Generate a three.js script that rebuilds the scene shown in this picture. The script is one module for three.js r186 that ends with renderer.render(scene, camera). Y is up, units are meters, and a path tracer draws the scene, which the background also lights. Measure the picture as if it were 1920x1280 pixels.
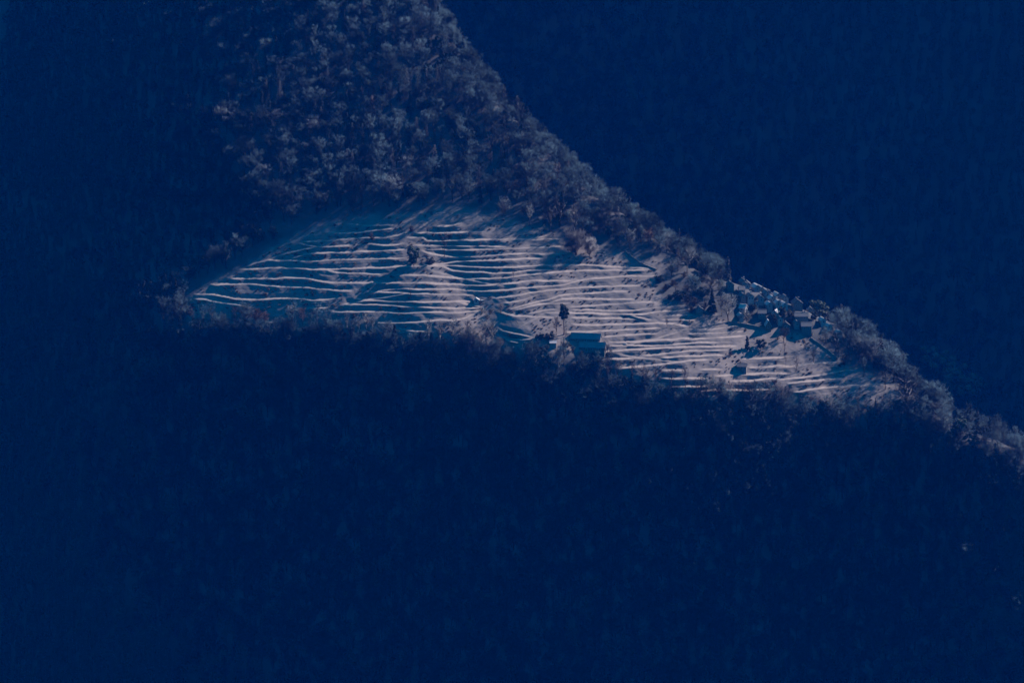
import * as THREE from 'three';
import { mergeGeometries } from 'three/addons/utils/BufferGeometryUtils.js';
import { ImprovedNoise } from 'three/addons/math/ImprovedNoise.js';

// ---------------------------------------------------------------- camera, sky, sun, air, exposure
const scene = new THREE.Scene();
const CAM = new THREE.Vector3(0, 425, 2000);
const camera = new THREE.PerspectiveCamera(10.51, 1.5, 10, 9000);
camera.position.copy(CAM);
camera.lookAt(0, 0, 0);
camera.updateMatrixWorld(true);
scene.add(camera);

const SUN = new THREE.Vector3(0.71, 0.57, -0.415).normalize();   // from behind the spur, high on the right
const sun = new THREE.DirectionalLight(new THREE.Color().setRGB(1.0, 0.86, 0.84), 5);
sun.position.copy(SUN).multiplyScalar(1500);
sun.target.position.set(0, 0, 0);
sun.castShadow = true;
sun.shadow.mapSize.set(4096, 4096);
Object.assign(sun.shadow.camera, { left: -500, right: 500, top: 400, bottom: -400, near: 10, far: 4000 });
scene.add(sun, sun.target);

{ // one clear, deep blue sky
  const W = 64, H = 32, d = new Float32Array(W * H * 4);
  for (let j = 0; j < H; j++) for (let i = 0; i < W; i++) {
    const el = (j + 0.5) / H * Math.PI - Math.PI / 2, k = el > 0 ? 1 + 0.35 * Math.pow(1 - Math.sin(el), 3) : 0.25;
    d.set([0.002 * k, 0.115 * k, 0.265 * k, 1], (j * W + i) * 4);
  }
  const sky = new THREE.DataTexture(d, W, H, THREE.RGBAFormat, THREE.FloatType);
  sky.mapping = THREE.EquirectangularReflectionMapping;
  sky.magFilter = sky.minFilter = THREE.LinearFilter;
  sky.needsUpdate = true;
  scene.background = sky;
  scene.environment = sky;
}
scene.fog = new THREE.FogExp2(new THREE.Color().setRGB(0.0, 0.195, 1.0), 2.4e-5);

const renderer = new THREE.WebGLRenderer({ antialias: true });
renderer.setSize(1024, 682);
renderer.toneMapping = THREE.LinearToneMapping;
renderer.toneMappingExposure = 2.5;
renderer.shadowMap.enabled = true;

// ---------------------------------------------------------------- helpers
function rng(seed) { let a = seed >>> 0; return () => { a = (a + 0x6d2b79f5) | 0; let t = Math.imul(a ^ (a >>> 15), 1 | a); t = (t + Math.imul(t ^ (t >>> 7), 61 | t)) ^ t; return ((t ^ (t >>> 14)) >>> 0) / 4294967296; }; }
const perlin = new ImprovedNoise();
const noise = (x, y, z = 0) => perlin.noise(x + 71.3, y + 13.7, z + 5.1);
const clamp = (x, a = 0, b = 1) => Math.min(b, Math.max(a, x));
const smooth = (a, b, x) => { const t = clamp((x - a) / (b - a)); return t * t * (3 - 2 * t); };
const lerp = (a, b, t) => a + (b - a) * t;
function along(pts, x) {                      // piecewise linear y(x); pts sorted by x
  if (x <= pts[0][0]) return pts[0][1];
  for (let i = 1; i < pts.length; i++) if (x <= pts[i][0]) { const [a, b] = pts[i - 1], [c, d] = pts[i]; return lerp(b, d, (x - a) / (c - a)); }
  return pts[pts.length - 1][1];
}
const usedNames = new Map();
function numbered(name) { const n = usedNames.get(name) ?? 0; usedNames.set(name, n + 1); return n ? `${name}_${String(n).padStart(3, '0')}` : name; }
function shadows(o) { o.traverse((c) => { if (c.isMesh) c.castShadow = c.receiveShadow = true; }); return o; }
function tag(o, label, category, group, kind) {
  o.userData = { label, category };
  if (group) o.userData.group = group;
  if (kind) o.userData.kind = kind;
  return o;
}
const rgb = (r, g, b) => new THREE.Color().setRGB(r, g, b);
const matt = (c, extra = {}) => new THREE.MeshStandardMaterial({ color: c, roughness: 1, metalness: 0, side: THREE.DoubleSide, ...extra });

// a ray of sight through a place measured in the photograph (1920 x 1280), used only to survey where things stand
function sight(u, v) {
  const d = new THREE.Vector3((u - 960) / 960, (640 - v) / 640, 0.5).unproject(camera).sub(CAM);
  return d.divideScalar(-d.z);                // one metre further from us per unit
}

// ---------------------------------------------------------------- the spur: a surface z(x, y), y up, z towards us
const BOTTOM = [[-600, 4], [-182, 9], [-100, 11], [-59, 7], [-18, 4], [12, -4], [56, -13], [96, -23], [159, -30], [207, -38], [240, -50], [283, -62], [420, -90]];   // the foot of the meadow
const TOP = [[-600, 10], [-183, 18], [-139, 38], [-97, 52], [-55, 57], [0, 53], [35, 40], [73, 34], [112, 22], [141, 0], [191, -19], [217, -32], [283, -52], [420, -80]];   // its upper edge
const SHOULDER = [[-60, -235], [15, -187], [40, -147], [50, -140], [75, -168], [94, -168], [122, -142], [160, -110], [400, 40]];
function softRamp(x, w) { return w * Math.log1p(Math.exp(clamp(x / w, -40, 40))) + (x / w > 40 ? x - 40 * w : 0); }
function front(x, y) {
  const yb = along(BOTTOM, x), yt = Math.max(along(TOP, x), yb + 4);
  // steep wood below, gentler meadow, steep wood above
  let z = -1.5 * y + 0.14 * softRamp(y - yt, 5) - 1.12 * softRamp(yb - 1 - y, 3);
  const dx = (x + 45) / 80;                                             // the nose of the spur
  z -= (dx < 0 ? 0.3 : 0.42) * 80 * (Math.abs(dx) + Math.log1p(Math.exp(-2 * Math.abs(dx))) - Math.LN2);
  z -= 1.05 * softRamp(along(SHOULDER, y) - x, 6);                      // beyond this line the slope turns away from the sun
  const xg = lerp(-6, -46, clamp((y + 5) / 55, -0.6, 1.3)), g = (x - xg) / 13;
  z -= 5.5 * Math.exp(-g * g) * smooth(-14, 4, y) * smooth(52, 34, y);   // the gully below the evergreen
  z += 3.4 * noise(x / 46, y / 40) + 1.5 * noise(x / 19, y / 15, 3) + 0.75 * noise(x / 8, y / 6, 9) + 0.22 * noise(x / 2.8 + y / 3, y / 2.2, 14);
  return z;
}
function cast(u, v, f = front) {              // where that ray meets the slope
  const d = sight(u, v);
  let a = 1300, b = 0;
  for (let t = 1300; t < 3000; t += 6) { const p = CAM.z - t; if (p < f(d.x * t, CAM.y + d.y * t)) { b = t; break; } a = t; }
  if (!b) return null;
  for (let k = 0; k < 24; k++) { const t = (a + b) / 2; if (CAM.z - t < f(d.x * t, CAM.y + d.y * t)) b = t; else a = t; }
  return new THREE.Vector3(d.x * b, CAM.y + d.y * b, CAM.z - b);
}
// the crest on the right, where the spur turns away from us
const RIDGE = [[790, -10], [880, 120], [950, 205], [1030, 285], [1120, 365], [1240, 450], [1330, 520], [1440, 552], [1580, 612], [1700, 715], [1790, 800], [1920, 850]]
  .map(([u, v]) => { const p = cast(u, v); return [p.y, p.x]; }).sort((a, b) => a[0] - b[0]);
RIDGE.unshift([RIDGE[0][0] - 300, RIDGE[0][1] + 260]);
RIDGE.push([RIDGE[RIDGE.length - 1][0] + 420, RIDGE[RIDGE.length - 1][1] - 380]);
const crest = (y) => along(RIDGE, y);
// ---------------------------------------------------------------- terraces: ledges surveyed line by line
const inFrame = (u0, v0, k) => (pts) => { const r = []; for (let i = 0; i < pts.length; i += 2) r.push([u0 + k * pts[i], v0 + k * pts[i + 1]]); return r; };
const surveyLeft = [
  [1140, 145, 1290, 157, 1480, 152], [990, 200, 1100, 207, 1200, 205, 1330, 190, 1480, 175], [830, 270, 1000, 262, 1150, 248, 1280, 238, 1400, 240, 1500, 222, 1560, 205],
  [800, 275, 870, 290, 930, 305, 1050, 300, 1190, 292], [1290, 282, 1400, 290, 1500, 288, 1545, 270], [590, 395, 700, 355, 860, 315, 930, 305],
  [750, 390, 850, 355, 950, 345, 1100, 342, 1290, 335, 1450, 328, 1560, 322], [440, 445, 500, 420, 600, 395, 750, 398, 900, 402, 1080, 392, 1300, 388, 1450, 385, 1560, 380],
  [380, 458, 520, 455, 640, 450, 780, 447, 900, 458, 1000, 460, 1200, 455, 1400, 445, 1552, 438], [1000, 460, 1080, 482, 1200, 485, 1320, 490, 1400, 495], [1480, 497, 1552, 498],
  [340, 524, 500, 524, 650, 525, 760, 515, 870, 520, 960, 540, 1040, 553, 1150, 553, 1290, 553, 1420, 555, 1552, 553],
  [190, 560, 350, 560, 500, 562, 640, 573, 760, 582, 880, 583, 960, 597, 1080, 605, 1190, 612], [1270, 613, 1400, 618, 1552, 623], [1350, 612, 1480, 595, 1552, 595],
  [1110, 705, 1200, 690, 1320, 665, 1430, 650, 1560, 625], [80, 630, 220, 632, 300, 645, 380, 665, 550, 668, 700, 660, 850, 662, 900, 672, 990, 668, 1100, 657],
  [80, 662, 170, 668, 260, 685, 380, 700, 480, 722], [1190, 662, 1320, 675, 1450, 680, 1552, 682], [1130, 700, 1250, 700, 1400, 705, 1552, 714], [850, 732, 930, 728, 1020, 720],
  [1030, 750, 1180, 752, 1300, 750, 1430, 757, 1552, 764], [1350, 830, 1480, 828, 1552, 827], [1480, 868, 1560, 880, 1640, 888, 1760, 888], [1490, 898, 1560, 890], [1600, 905, 1680, 930],
  [150, 835, 320, 833, 400, 825], [580, 823, 720, 823], [820, 830, 900, 832], [1290, 236, 1360, 214],
].map(inFrame(340, 380, 0.27083));
const surveyMiddle = [
  [200, 160, 300, 158, 400, 132], [60, 210, 200, 205, 350, 205, 560, 197], [0, 240, 120, 238, 160, 262, 350, 258, 520, 255, 700, 250, 850, 252, 950, 235, 1010, 215], [860, 256, 950, 250, 1090, 252],
  [50, 292, 200, 297, 400, 298, 600, 300, 720, 308], [120, 320, 300, 325, 500, 322, 700, 318, 850, 312, 980, 305, 1090, 300], [100, 325, 170, 350, 270, 365, 350, 375, 450, 372, 600, 365, 720, 355, 830, 350, 940, 355, 1100, 352],
  [180, 432, 260, 425, 350, 405, 500, 400, 640, 395, 780, 388, 950, 385], [0, 430, 120, 432, 250, 433, 400, 437, 560, 443, 700, 447, 820, 440, 950, 432, 1100, 430, 1250, 428, 1400, 440, 1560, 450, 1700, 452],
  [250, 437, 330, 465, 420, 478, 520, 475, 620, 488, 760, 480, 900, 465, 1020, 462], [400, 522, 560, 523, 700, 518, 820, 500, 950, 485, 1080, 475, 1250, 468, 1400, 468, 1550, 465, 1680, 462],
  [0, 498, 140, 500, 240, 510, 330, 518, 400, 522], [0, 552, 150, 555, 280, 562, 420, 570, 560, 570, 680, 562, 800, 548, 900, 538, 1030, 540, 1150, 540],
  [0, 598, 150, 598, 300, 595, 420, 605, 560, 608, 680, 605, 800, 590, 900, 585, 1000, 578, 1100, 568, 1200, 540, 1320, 522, 1450, 512, 1560, 505, 1750, 507], [0, 628, 150, 628, 330, 635, 480, 640],
  [600, 660, 720, 648, 850, 625, 1000, 605, 1100, 595, 1250, 585, 1400, 578, 1550, 575, 1640, 570], [680, 692, 800, 675, 880, 650, 940, 625], [720, 740, 800, 715, 900, 690, 980, 672, 1060, 645, 1120, 635, 1300, 625, 1450, 615, 1550, 610],
  [760, 745, 850, 715, 920, 700, 1050, 697, 1150, 692], [1000, 690, 1080, 665, 1200, 662, 1400, 668, 1600, 668], [0, 685, 150, 685, 300, 685, 400, 680, 480, 690], [360, 685, 450, 705, 540, 722],
  [0, 718, 130, 720, 260, 728, 400, 728, 520, 726], [0, 762, 130, 755, 260, 757, 400, 757, 520, 745], [0, 828, 120, 822, 240, 810, 330, 815, 420, 795, 520, 745, 560, 720], [650, 750, 760, 780, 900, 790, 1050, 792],
  [840, 772, 930, 750, 1050, 735], [1130, 720, 1300, 712, 1450, 700, 1600, 690, 1750, 685], [1140, 742, 1300, 742, 1450, 748, 1580, 745, 1700, 730, 1772, 722], [960, 762, 1060, 760, 1140, 760, 1300, 765, 1500, 772, 1650, 770, 1772, 748],
  [1140, 793, 1300, 797, 1500, 800, 1620, 808], [1560, 775, 1650, 800, 1720, 815], [1140, 838, 1300, 848, 1450, 840, 1650, 835, 1772, 832], [1090, 893, 1250, 893, 1400, 885, 1600, 875, 1772, 866], [1360, 930, 1500, 915, 1600, 910, 1750, 905],
  [1400, 965, 1550, 965, 1772, 948], [1400, 990, 1550, 985, 1700, 988, 1772, 986], [1330, 1035, 1480, 1022, 1600, 1012, 1772, 1005], [1640, 1060, 1772, 1047], [1480, 1145, 1650, 1130, 1772, 1118],
  [1250, 1085, 1440, 1080, 1600, 1075], [630, 855, 680, 885, 780, 905, 890, 935], [700, 950, 800, 945, 890, 935], [630, 905, 700, 945, 800, 970],
].map(inFrame(760, 380, 0.27083));
const surveyRight = [
  [0, 500, 120, 495, 280, 487], [0, 535, 100, 540, 200, 520, 330, 500], [30, 575, 200, 570, 330, 565, 480, 560], [0, 610, 150, 605, 300, 605], [240, 690, 400, 685, 520, 670, 640, 650], [0, 645, 100, 640, 230, 665],
  [0, 770, 100, 770, 190, 758, 280, 765, 450, 755, 600, 745, 700, 738], [200, 725, 400, 715, 560, 712, 680, 700], [0, 810, 150, 805, 300, 795, 450, 795, 600, 785], [0, 840, 150, 830, 300, 828, 480, 825, 620, 822],
  [0, 885, 150, 870, 270, 860, 400, 858, 560, 850], [0, 920, 150, 905, 300, 905, 450, 895, 520, 900], [0, 970, 120, 955, 240, 940, 400, 930], [300, 1020, 450, 1010, 500, 1015], [660, 930, 850, 920, 1000, 915, 1100, 905],
  [720, 1000, 850, 995, 950, 985, 1050, 990, 1200, 965, 1350, 955, 1450, 960], [440, 1070, 600, 1055, 750, 1050, 900, 1045, 1050, 1050], [560, 1110, 750, 1105, 900, 1085, 1000, 1095],
  [1020, 1090, 1150, 1080, 1300, 1060, 1400, 1040, 1500, 1020, 1640, 1030], [1030, 1130, 1150, 1115, 1300, 1100, 1400, 1085, 1500, 1090], [1080, 1200, 1250, 1170, 1400, 1155, 1550, 1145, 1700, 1140, 1860, 1132],
  [0, 1020, 200, 1020], [0, 1085, 200, 1085, 400, 1090], [0, 1150, 200, 1150, 400, 1150], [300, 1190, 500, 1180, 700, 1185, 900, 1175], [1100, 640, 1200, 690],
].map(inFrame(1240, 460, 0.22917));
// footpaths that cut across the terraces
const surveyPaths = [
  ...[[590, 325, 660, 305, 740, 280, 800, 255, 880, 210]].map(inFrame(340, 380, 0.27083)),
  ...[[140, 437, 190, 470, 260, 490, 400, 522, 520, 548, 640, 570, 760, 592], [740, 890, 830, 840, 920, 790, 990, 740], [1420, 1030, 1500, 1000, 1600, 970, 1750, 940, 1850, 905, 1920, 880], [1440, 1040, 1600, 1070, 1750, 1085, 1900, 1105]].map(inFrame(760, 380, 0.27083)),
  ...[[0, 755, 60, 720, 150, 690, 240, 675]].map(inFrame(1240, 460, 0.22917)),
];
const ledges = [];
for (const l of [...surveyLeft, ...surveyMiddle, ...surveyRight]) {        // join the pieces of one ledge
  const e = ledges.find((o) => { const q = o[o.length - 1]; return Math.abs(q[0] - l[0][0]) < 6 && Math.abs(q[1] - l[0][1]) < 3.2; });
  if (e) e.push(...l.filter((p) => p[0] > e[e.length - 1][0] + 1)); else ledges.push(l);
}
const rl = rng(5);
const LEDGES = [...ledges.map((l) => ({ l, a: 0.85 + 0.35 * rl(), w: 0.21 })), ...surveyPaths.map((l) => ({ l, a: 0.42, w: 0.4, path: true }))].map((o) => {
  const p = o.l.map(([u, v]) => cast(u, v)).filter(Boolean).map((q) => [q.x, q.y]).sort((a, b) => a[0] - b[0]);
  return { ...o, p, x0: p[0][0], x1: p[p.length - 1][0], seed: rl() * 100 };
});
function ledgesAt(x) {                          // the ledges that cross this x: height, depth, half thickness
  const r = [];
  for (const k of LEDGES) {
    if (x < k.x0 - 0.01 || x > k.x1 + 0.01) continue;
    const fade = smooth(0, 4, x - k.x0 + 0.5) * smooth(0, 4, k.x1 - x + 0.5), vary = 0.72 + 0.75 * noise(x / 11, k.seed);
    r.push([along(k.p, x) + 0.25 * noise(x / 7, k.seed, 4), 1.25 * k.a * fade * vary * lerp(1, lerp(0.85, 1.05, smooth(10, -8, along(k.p, x) + x * 0.12)), smooth(-22, 8, x)), k.w * (0.72 + 0.4 * noise(x / 6, k.seed, 9)), k.path ? 1 : 0]);
  }
  return r;
}
function carve(list, y) {                       // how far the ledges push the slope out or cut it back, and how much of a tread it is
  let z = 0, tread = 0;
  for (const [yk, a, w] of list) {
    const d = y - yk, m = Math.abs(d);
    if (m > 2.8) continue;
    z -= a * (m < w ? d / w : Math.sign(d) * Math.max(0, 1 - (m - w) / 2.3));
    tread = Math.max(tread, (1 - smooth(w * 0.8, w * 1.5, m)) * clamp(a / 0.8));
  }
  return [z, tread];
}
function ground(x, y) { return front(x, y) + carve(ledgesAt(x), y)[0]; }

// the meadow's outline, surveyed
const MEADOW = [[352, 552], [400, 528], [455, 500], [500, 470], [560, 438], [640, 412], [700, 404], [780, 398], [850, 388], [905, 396], [960, 412], [1030, 432], [1075, 462], [1130, 470], [1200, 482], [1270, 496], [1235, 515], [1225, 540],
  [1262, 570], [1310, 592], [1360, 594], [1430, 616], [1500, 622], [1540, 650], [1600, 690], [1668, 715], [1690, 742], [1660, 776], [1500, 762], [1400, 752], [1290, 742], [1200, 720], [1155, 704], [1145, 670], [1060, 662], [1000, 664], [950, 655], [900, 640], [760, 640], [620, 618], [420, 616], [350, 600]]
  .map(([u, v]) => { const p = cast(u, v); return [p.x, p.y]; });
function inside(poly, x, y) {
  let r = false;
  for (let i = 0, j = poly.length - 1; i < poly.length; j = i++) { const [a, b] = poly[i], [c, d] = poly[j]; if ((b > y) !== (d > y) && x < ((c - a) * (y - b)) / (d - b) + a) r = !r; }
  return r;
}
function edgeDistance(poly, x, y) {
  let m = 1e9;
  for (let i = 0, j = poly.length - 1; i < poly.length; j = i++) {
    const [a, b] = poly[j], [c, d] = poly[i], t = clamp(((x - a) * (c - a) + (y - b) * (d - b)) / ((c - a) ** 2 + (d - b) ** 2));
    m = Math.min(m, Math.hypot(x - lerp(a, c, t), y - lerp(b, d, t)));
  }
  return inside(poly, x, y) ? m : -m;
}

// ---------------------------------------------------------------- ground meshes
// painted darkening towards the frame edges: share of near-black spruce and darker floor
const EDGE_SHADE = (x, y) => clamp(smooth(-150, -270, x - 0.05 * y) + smooth(-110, -215, y) * smooth(-40, -240, x) + 0.9 * smooth(210, 330, x - 0.3 * (y + 120)) * smooth(-60, -120, y) + 0.3 * noise(x / 40, y / 30, 44));
const TURN = 15;                                // radius of the rounded crest
function steps(list) { const r = []; for (const [a, b, d] of list) { const n = Math.round((b - a) / d); for (let i = 0; i < n; i++) r.push(a + (b - a) * i / n); } r.push(list[list.length - 1][1]); return r; }
const YS = steps([[-340, -170, 8], [-170, -46, 2.5], [-46, 68, 0.26], [68, 165, 2.5], [165, 620, 14]]);
const XS = steps([[-760, -320, 14], [-320, -205, 3.2], [-205, 230, 0.8], [230, 460, 3.2]]);
const arcAngle = (t) => -1.72 * smooth(0, 1, t);
function spurRow(y, lists) {                    // one contour: from the left, round the crest and back along the far flank
  const xr = crest(y), x0 = xr - TURN, pts = [];
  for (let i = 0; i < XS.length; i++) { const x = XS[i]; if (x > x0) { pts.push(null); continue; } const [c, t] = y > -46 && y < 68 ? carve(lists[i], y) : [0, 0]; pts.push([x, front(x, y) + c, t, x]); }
  const n = XS.length - pts.indexOf(null), first = pts.indexOf(null);
  if (first >= 0) {
    const z0 = front(x0, y), a0 = Math.atan(clamp((z0 - front(x0 - 4, y)) / 4, -1.5, 1.5)), L = TURN * 1.9;
    let x = x0, z = z0, s = x0;
    const total = XS[XS.length - 1] - x0;
    for (let i = first; i < XS.length; i++) {
      const s1 = XS[i];
      while (s < s1 - 1e-6) {
        const d = Math.min(1.2, s1 - s), t = (s + d / 2 - x0) / L, a = lerp(a0, -2.1, smooth(0, 1, t));
        const far = 1 + 1.6 * smooth(1, 3, t);
        x += Math.cos(a) * d * far; z += Math.sin(a) * d * far; s += d;
      }
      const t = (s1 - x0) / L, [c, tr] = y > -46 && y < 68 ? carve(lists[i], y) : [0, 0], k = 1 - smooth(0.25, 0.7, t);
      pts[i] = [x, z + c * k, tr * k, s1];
    }
  }
  return pts;
}
const spurPoint = (s, y) => { const p = spurRowCache(s, y); return p; };
function spurRowCache(s, y) {                   // a single point of the spur, with its ledges
  const x0 = crest(y) - TURN;
  if (s <= x0) return new THREE.Vector3(s, y, ground(s, y));
  const z0 = front(x0, y), a0 = Math.atan(clamp((z0 - front(x0 - 4, y)) / 4, -1.5, 1.5)), L = TURN * 1.9;
  let x = x0, z = z0;
  for (let q = x0; q < s - 1e-6;) { const d = Math.min(1.2, s - q), t = (q + d / 2 - x0) / L, a = lerp(a0, -2.1, smooth(0, 1, t)), far = 1 + 1.6 * smooth(1, 3, t); x += Math.cos(a) * d * far; z += Math.sin(a) * d * far; q += d; }
  return new THREE.Vector3(x, y, z);
}
{
  const lists = XS.map(ledgesAt), NX = XS.length, NY = YS.length;
  const pos = new Float32Array(NX * NY * 3), col = new Float32Array(NX * NY * 3), uv = new Float32Array(NX * NY * 2), mask = new Float32Array(NX * NY);
  YS.forEach((y, j) => spurRow(y, lists).forEach(([x, z, t, s], i) => {
    const k = j * NX + i;
    pos.set([x, y, z], k * 3); uv.set([s / 6, (y - z * 0.5) / 6], k * 2);
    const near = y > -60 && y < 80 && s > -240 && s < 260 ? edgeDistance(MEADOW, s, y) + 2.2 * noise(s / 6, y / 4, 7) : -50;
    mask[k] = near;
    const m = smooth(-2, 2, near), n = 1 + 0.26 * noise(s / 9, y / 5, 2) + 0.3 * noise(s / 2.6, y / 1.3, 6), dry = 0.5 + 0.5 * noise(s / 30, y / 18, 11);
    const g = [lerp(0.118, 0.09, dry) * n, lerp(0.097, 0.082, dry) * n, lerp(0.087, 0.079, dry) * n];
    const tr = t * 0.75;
    for (let c = 0; c < 3; c++) { const tone = lerp(g[c], [0.215, 0.175, 0.15][c], tr), wood = lerp([0.03, 0.034, 0.038][c], [0.008, 0.008, 0.009][c], EDGE_SHADE(s, y)) * n; col[k * 3 + c] = lerp(wood, tone, m); }  // wood floor colour sinks to near black, painting the edges darker
  }));
  const inMeadow = [], outside = [];
  for (let j = 0; j < NY - 1; j++) for (let i = 0; i < NX - 1; i++) {
    const a = j * NX + i, b = a + 1, c = a + NX, d = c + 1, t = mask[a] + mask[b] + mask[c] + mask[d] > 0 ? inMeadow : outside;
    t.push(a, b, d, a, d, c);
  }
  const full = new THREE.BufferGeometry();
  full.setAttribute('position', new THREE.BufferAttribute(pos, 3));
  full.setIndex([...outside, ...inMeadow].length < 0 ? [] : new THREE.BufferAttribute(new Uint32Array(outside.concat(inMeadow)), 1));
  full.computeVertexNormals();
  const nor = full.attributes.normal.array;
  const grain = (() => {                         // tufts and small scrapes, as height only
    const N = 512, h = new Uint8Array(N * N * 4), r = rng(3), f = new Float32Array(N * N);
    for (let k = 0; k < 2600; k++) { const cx = r() * N, cy = r() * N, s = 2 + r() * 7, e = (r() - 0.3) * 0.5; for (let y = -14; y <= 14; y++) for (let x = -14; x <= 14; x++) { const q = (((cy + y | 0) + N) % N) * N + ((cx + x | 0) + N) % N; f[q] += e * Math.exp(-(x * x + y * y * 1.6) / (s * s)); } }
    for (let q = 0; q < N * N; q++) { const v = clamp(0.5 + 0.35 * f[q] + 0.12 * (r() - 0.5)) * 255; h.set([v, v, v, 255], q * 4); }
    const t = new THREE.DataTexture(h, N, N, THREE.RGBAFormat); t.wrapS = t.wrapT = THREE.RepeatWrapping; t.magFilter = THREE.LinearFilter; t.repeat.set(0.1, 0.1); t.needsUpdate = true; return t;
  })();
  const part = (name, idx, extra) => {
    const map = new Map(), ix = new Uint32Array(idx.length); let n = 0;
    idx.forEach((k, q) => { let m = map.get(k); if (m === undefined) map.set(k, m = n++); ix[q] = m; });
    const P = new Float32Array(n * 3), C = new Float32Array(n * 3), Nn = new Float32Array(n * 3), U = new Float32Array(n * 2);
    for (const [k, m] of map) { for (let c = 0; c < 3; c++) { P[m * 3 + c] = pos[k * 3 + c]; C[m * 3 + c] = col[k * 3 + c]; Nn[m * 3 + c] = nor[k * 3 + c]; } U[m * 2] = uv[k * 2]; U[m * 2 + 1] = uv[k * 2 + 1]; }
    const g = new THREE.BufferGeometry();
    g.setAttribute('position', new THREE.BufferAttribute(P, 3)); g.setAttribute('normal', new THREE.BufferAttribute(Nn, 3)); g.setAttribute('color', new THREE.BufferAttribute(C, 3)); g.setAttribute('uv', new THREE.BufferAttribute(U, 2));
    g.setIndex(new THREE.BufferAttribute(ix, 1));
    const m = new THREE.Mesh(g, matt(0xffffff, { vertexColors: true, ...extra })); m.name = name; scene.add(m); return shadows(m);
  };
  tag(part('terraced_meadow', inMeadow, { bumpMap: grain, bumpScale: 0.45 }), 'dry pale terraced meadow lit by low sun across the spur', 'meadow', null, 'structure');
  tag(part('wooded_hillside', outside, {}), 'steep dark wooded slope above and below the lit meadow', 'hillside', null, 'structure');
}
const FAR = (x, y) => -430 - 0.72 * (y + 340) + 0.34 * (x - 300) + 26 * noise(x / 160, y / 110, 20) + 9 * noise(x / 50, y / 40, 21);
{ // the far valley side, in shade, behind the crest on the right
  const g = new THREE.PlaneGeometry(1, 1, 130, 70), p = g.attributes.position;
  for (let k = 0; k < p.count; k++) {
    const a = p.getX(k) + 0.5, b = p.getY(k) + 0.5, x = lerp(-560, 1200, a), y = lerp(-340, 330, b);
    p.setXYZ(k, x, y, FAR(x, y));
  }
  g.computeVertexNormals();
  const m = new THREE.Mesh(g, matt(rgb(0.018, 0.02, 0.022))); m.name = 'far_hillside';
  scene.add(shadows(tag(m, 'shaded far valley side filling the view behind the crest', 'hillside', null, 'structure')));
}

// ---------------------------------------------------------------- standing on the slope
const _v = new THREE.Vector3();
function toPhoto(p) { _v.copy(p).project(camera); return [960 + 960 * _v.x, 640 - 640 * _v.y]; }
function stand(u, v, sink = 0) {                // the place on the spur that is seen at that point of the photograph
  let tu = u, tv = v, p = null;
  for (let k = 0; k < 6; k++) {
    const q = cast(tu, tv, k < 1 ? front : ground) ?? cast(tu, tv);
    if (!q) break;
    p = spurPoint(q.x, q.y);
    const [pu, pv] = toPhoto(p);
    if (Math.hypot(pu - u, pv - v) < 0.4) break;
    tu += clamp(u - pu, -12, 12); tv += clamp(v - pv, -12, 12);
  }
  p.y -= sink;
  return p;
}

// ---------------------------------------------------------------- trees
class Bits {                                    // collects tapered limbs and twig or leaf slivers
  constructor() { this.p = []; this.n = []; }
  tri(a, b, c, nrm) { for (const q of [a, b, c]) { this.p.push(q.x, q.y, q.z); this.n.push(nrm.x, nrm.y, nrm.z); } }
  limb(pts, r0, r1, sides = 5) {
    let prev = null;
    const up = new THREE.Vector3(0.31, 0.2, 0.93);
    pts.forEach((q, i) => {
      const d = (pts[i + 1] ?? q).clone().sub(pts[i - 1] ?? q).normalize(), e = new THREE.Vector3().crossVectors(d, up).normalize(), f = new THREE.Vector3().crossVectors(e, d), r = lerp(r0, r1, i / (pts.length - 1)), ring = [];
      for (let k = 0; k < sides; k++) { const a = k / sides * 2 * Math.PI, n = e.clone().multiplyScalar(Math.cos(a)).addScaledVector(f, Math.sin(a)); ring.push([q.clone().addScaledVector(n, r), n]); }
      if (prev) for (let k = 0; k < sides; k++) { const m = (k + 1) % sides, nn = prev[k][1].clone().add(prev[m][1]).normalize(); this.tri(prev[k][0], prev[m][0], ring[m][0], nn); this.tri(prev[k][0], ring[m][0], ring[k][0], nn); }
      prev = ring;
    });
    return this;
  }
  sliver(a, d, len, w, r) {                     // one twig: a long thin face, turned at random about its axis
    const side = new THREE.Vector3(r() - 0.5, r() - 0.5, r() - 0.5).cross(d).normalize().multiplyScalar(w / 2), b = a.clone().addScaledVector(d, len);
    this.tri(a.clone().add(side), a.clone().sub(side), b, new THREE.Vector3().crossVectors(side, d).normalize());
  }
  leaf(c, n, s, r) {                            // a small spray of foliage
    const e = new THREE.Vector3(r() - 0.5, r() - 0.5, r() - 0.5).cross(n).normalize(), f = new THREE.Vector3().crossVectors(n, e);
    const a = c.clone().addScaledVector(e, s), b = c.clone().addScaledVector(e, -s * 0.7).addScaledVector(f, s * 0.6), d = c.clone().addScaledVector(e, -s * 0.6).addScaledVector(f, -s * 0.7);
    this.tri(a, b, d, n);
  }
  geometry() {
    const g = new THREE.BufferGeometry();
    g.setAttribute('position', new THREE.Float32BufferAttribute(this.p, 3)); g.setAttribute('normal', new THREE.Float32BufferAttribute(this.n, 3));
    return g;
  }
}
const V = (x, y, z) => new THREE.Vector3(x, y, z);
const unit = (r) => { const z = r() * 2 - 1, a = r() * 2 * Math.PI, q = Math.sqrt(1 - z * z); return V(q * Math.cos(a), z, q * Math.sin(a)); };
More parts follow.
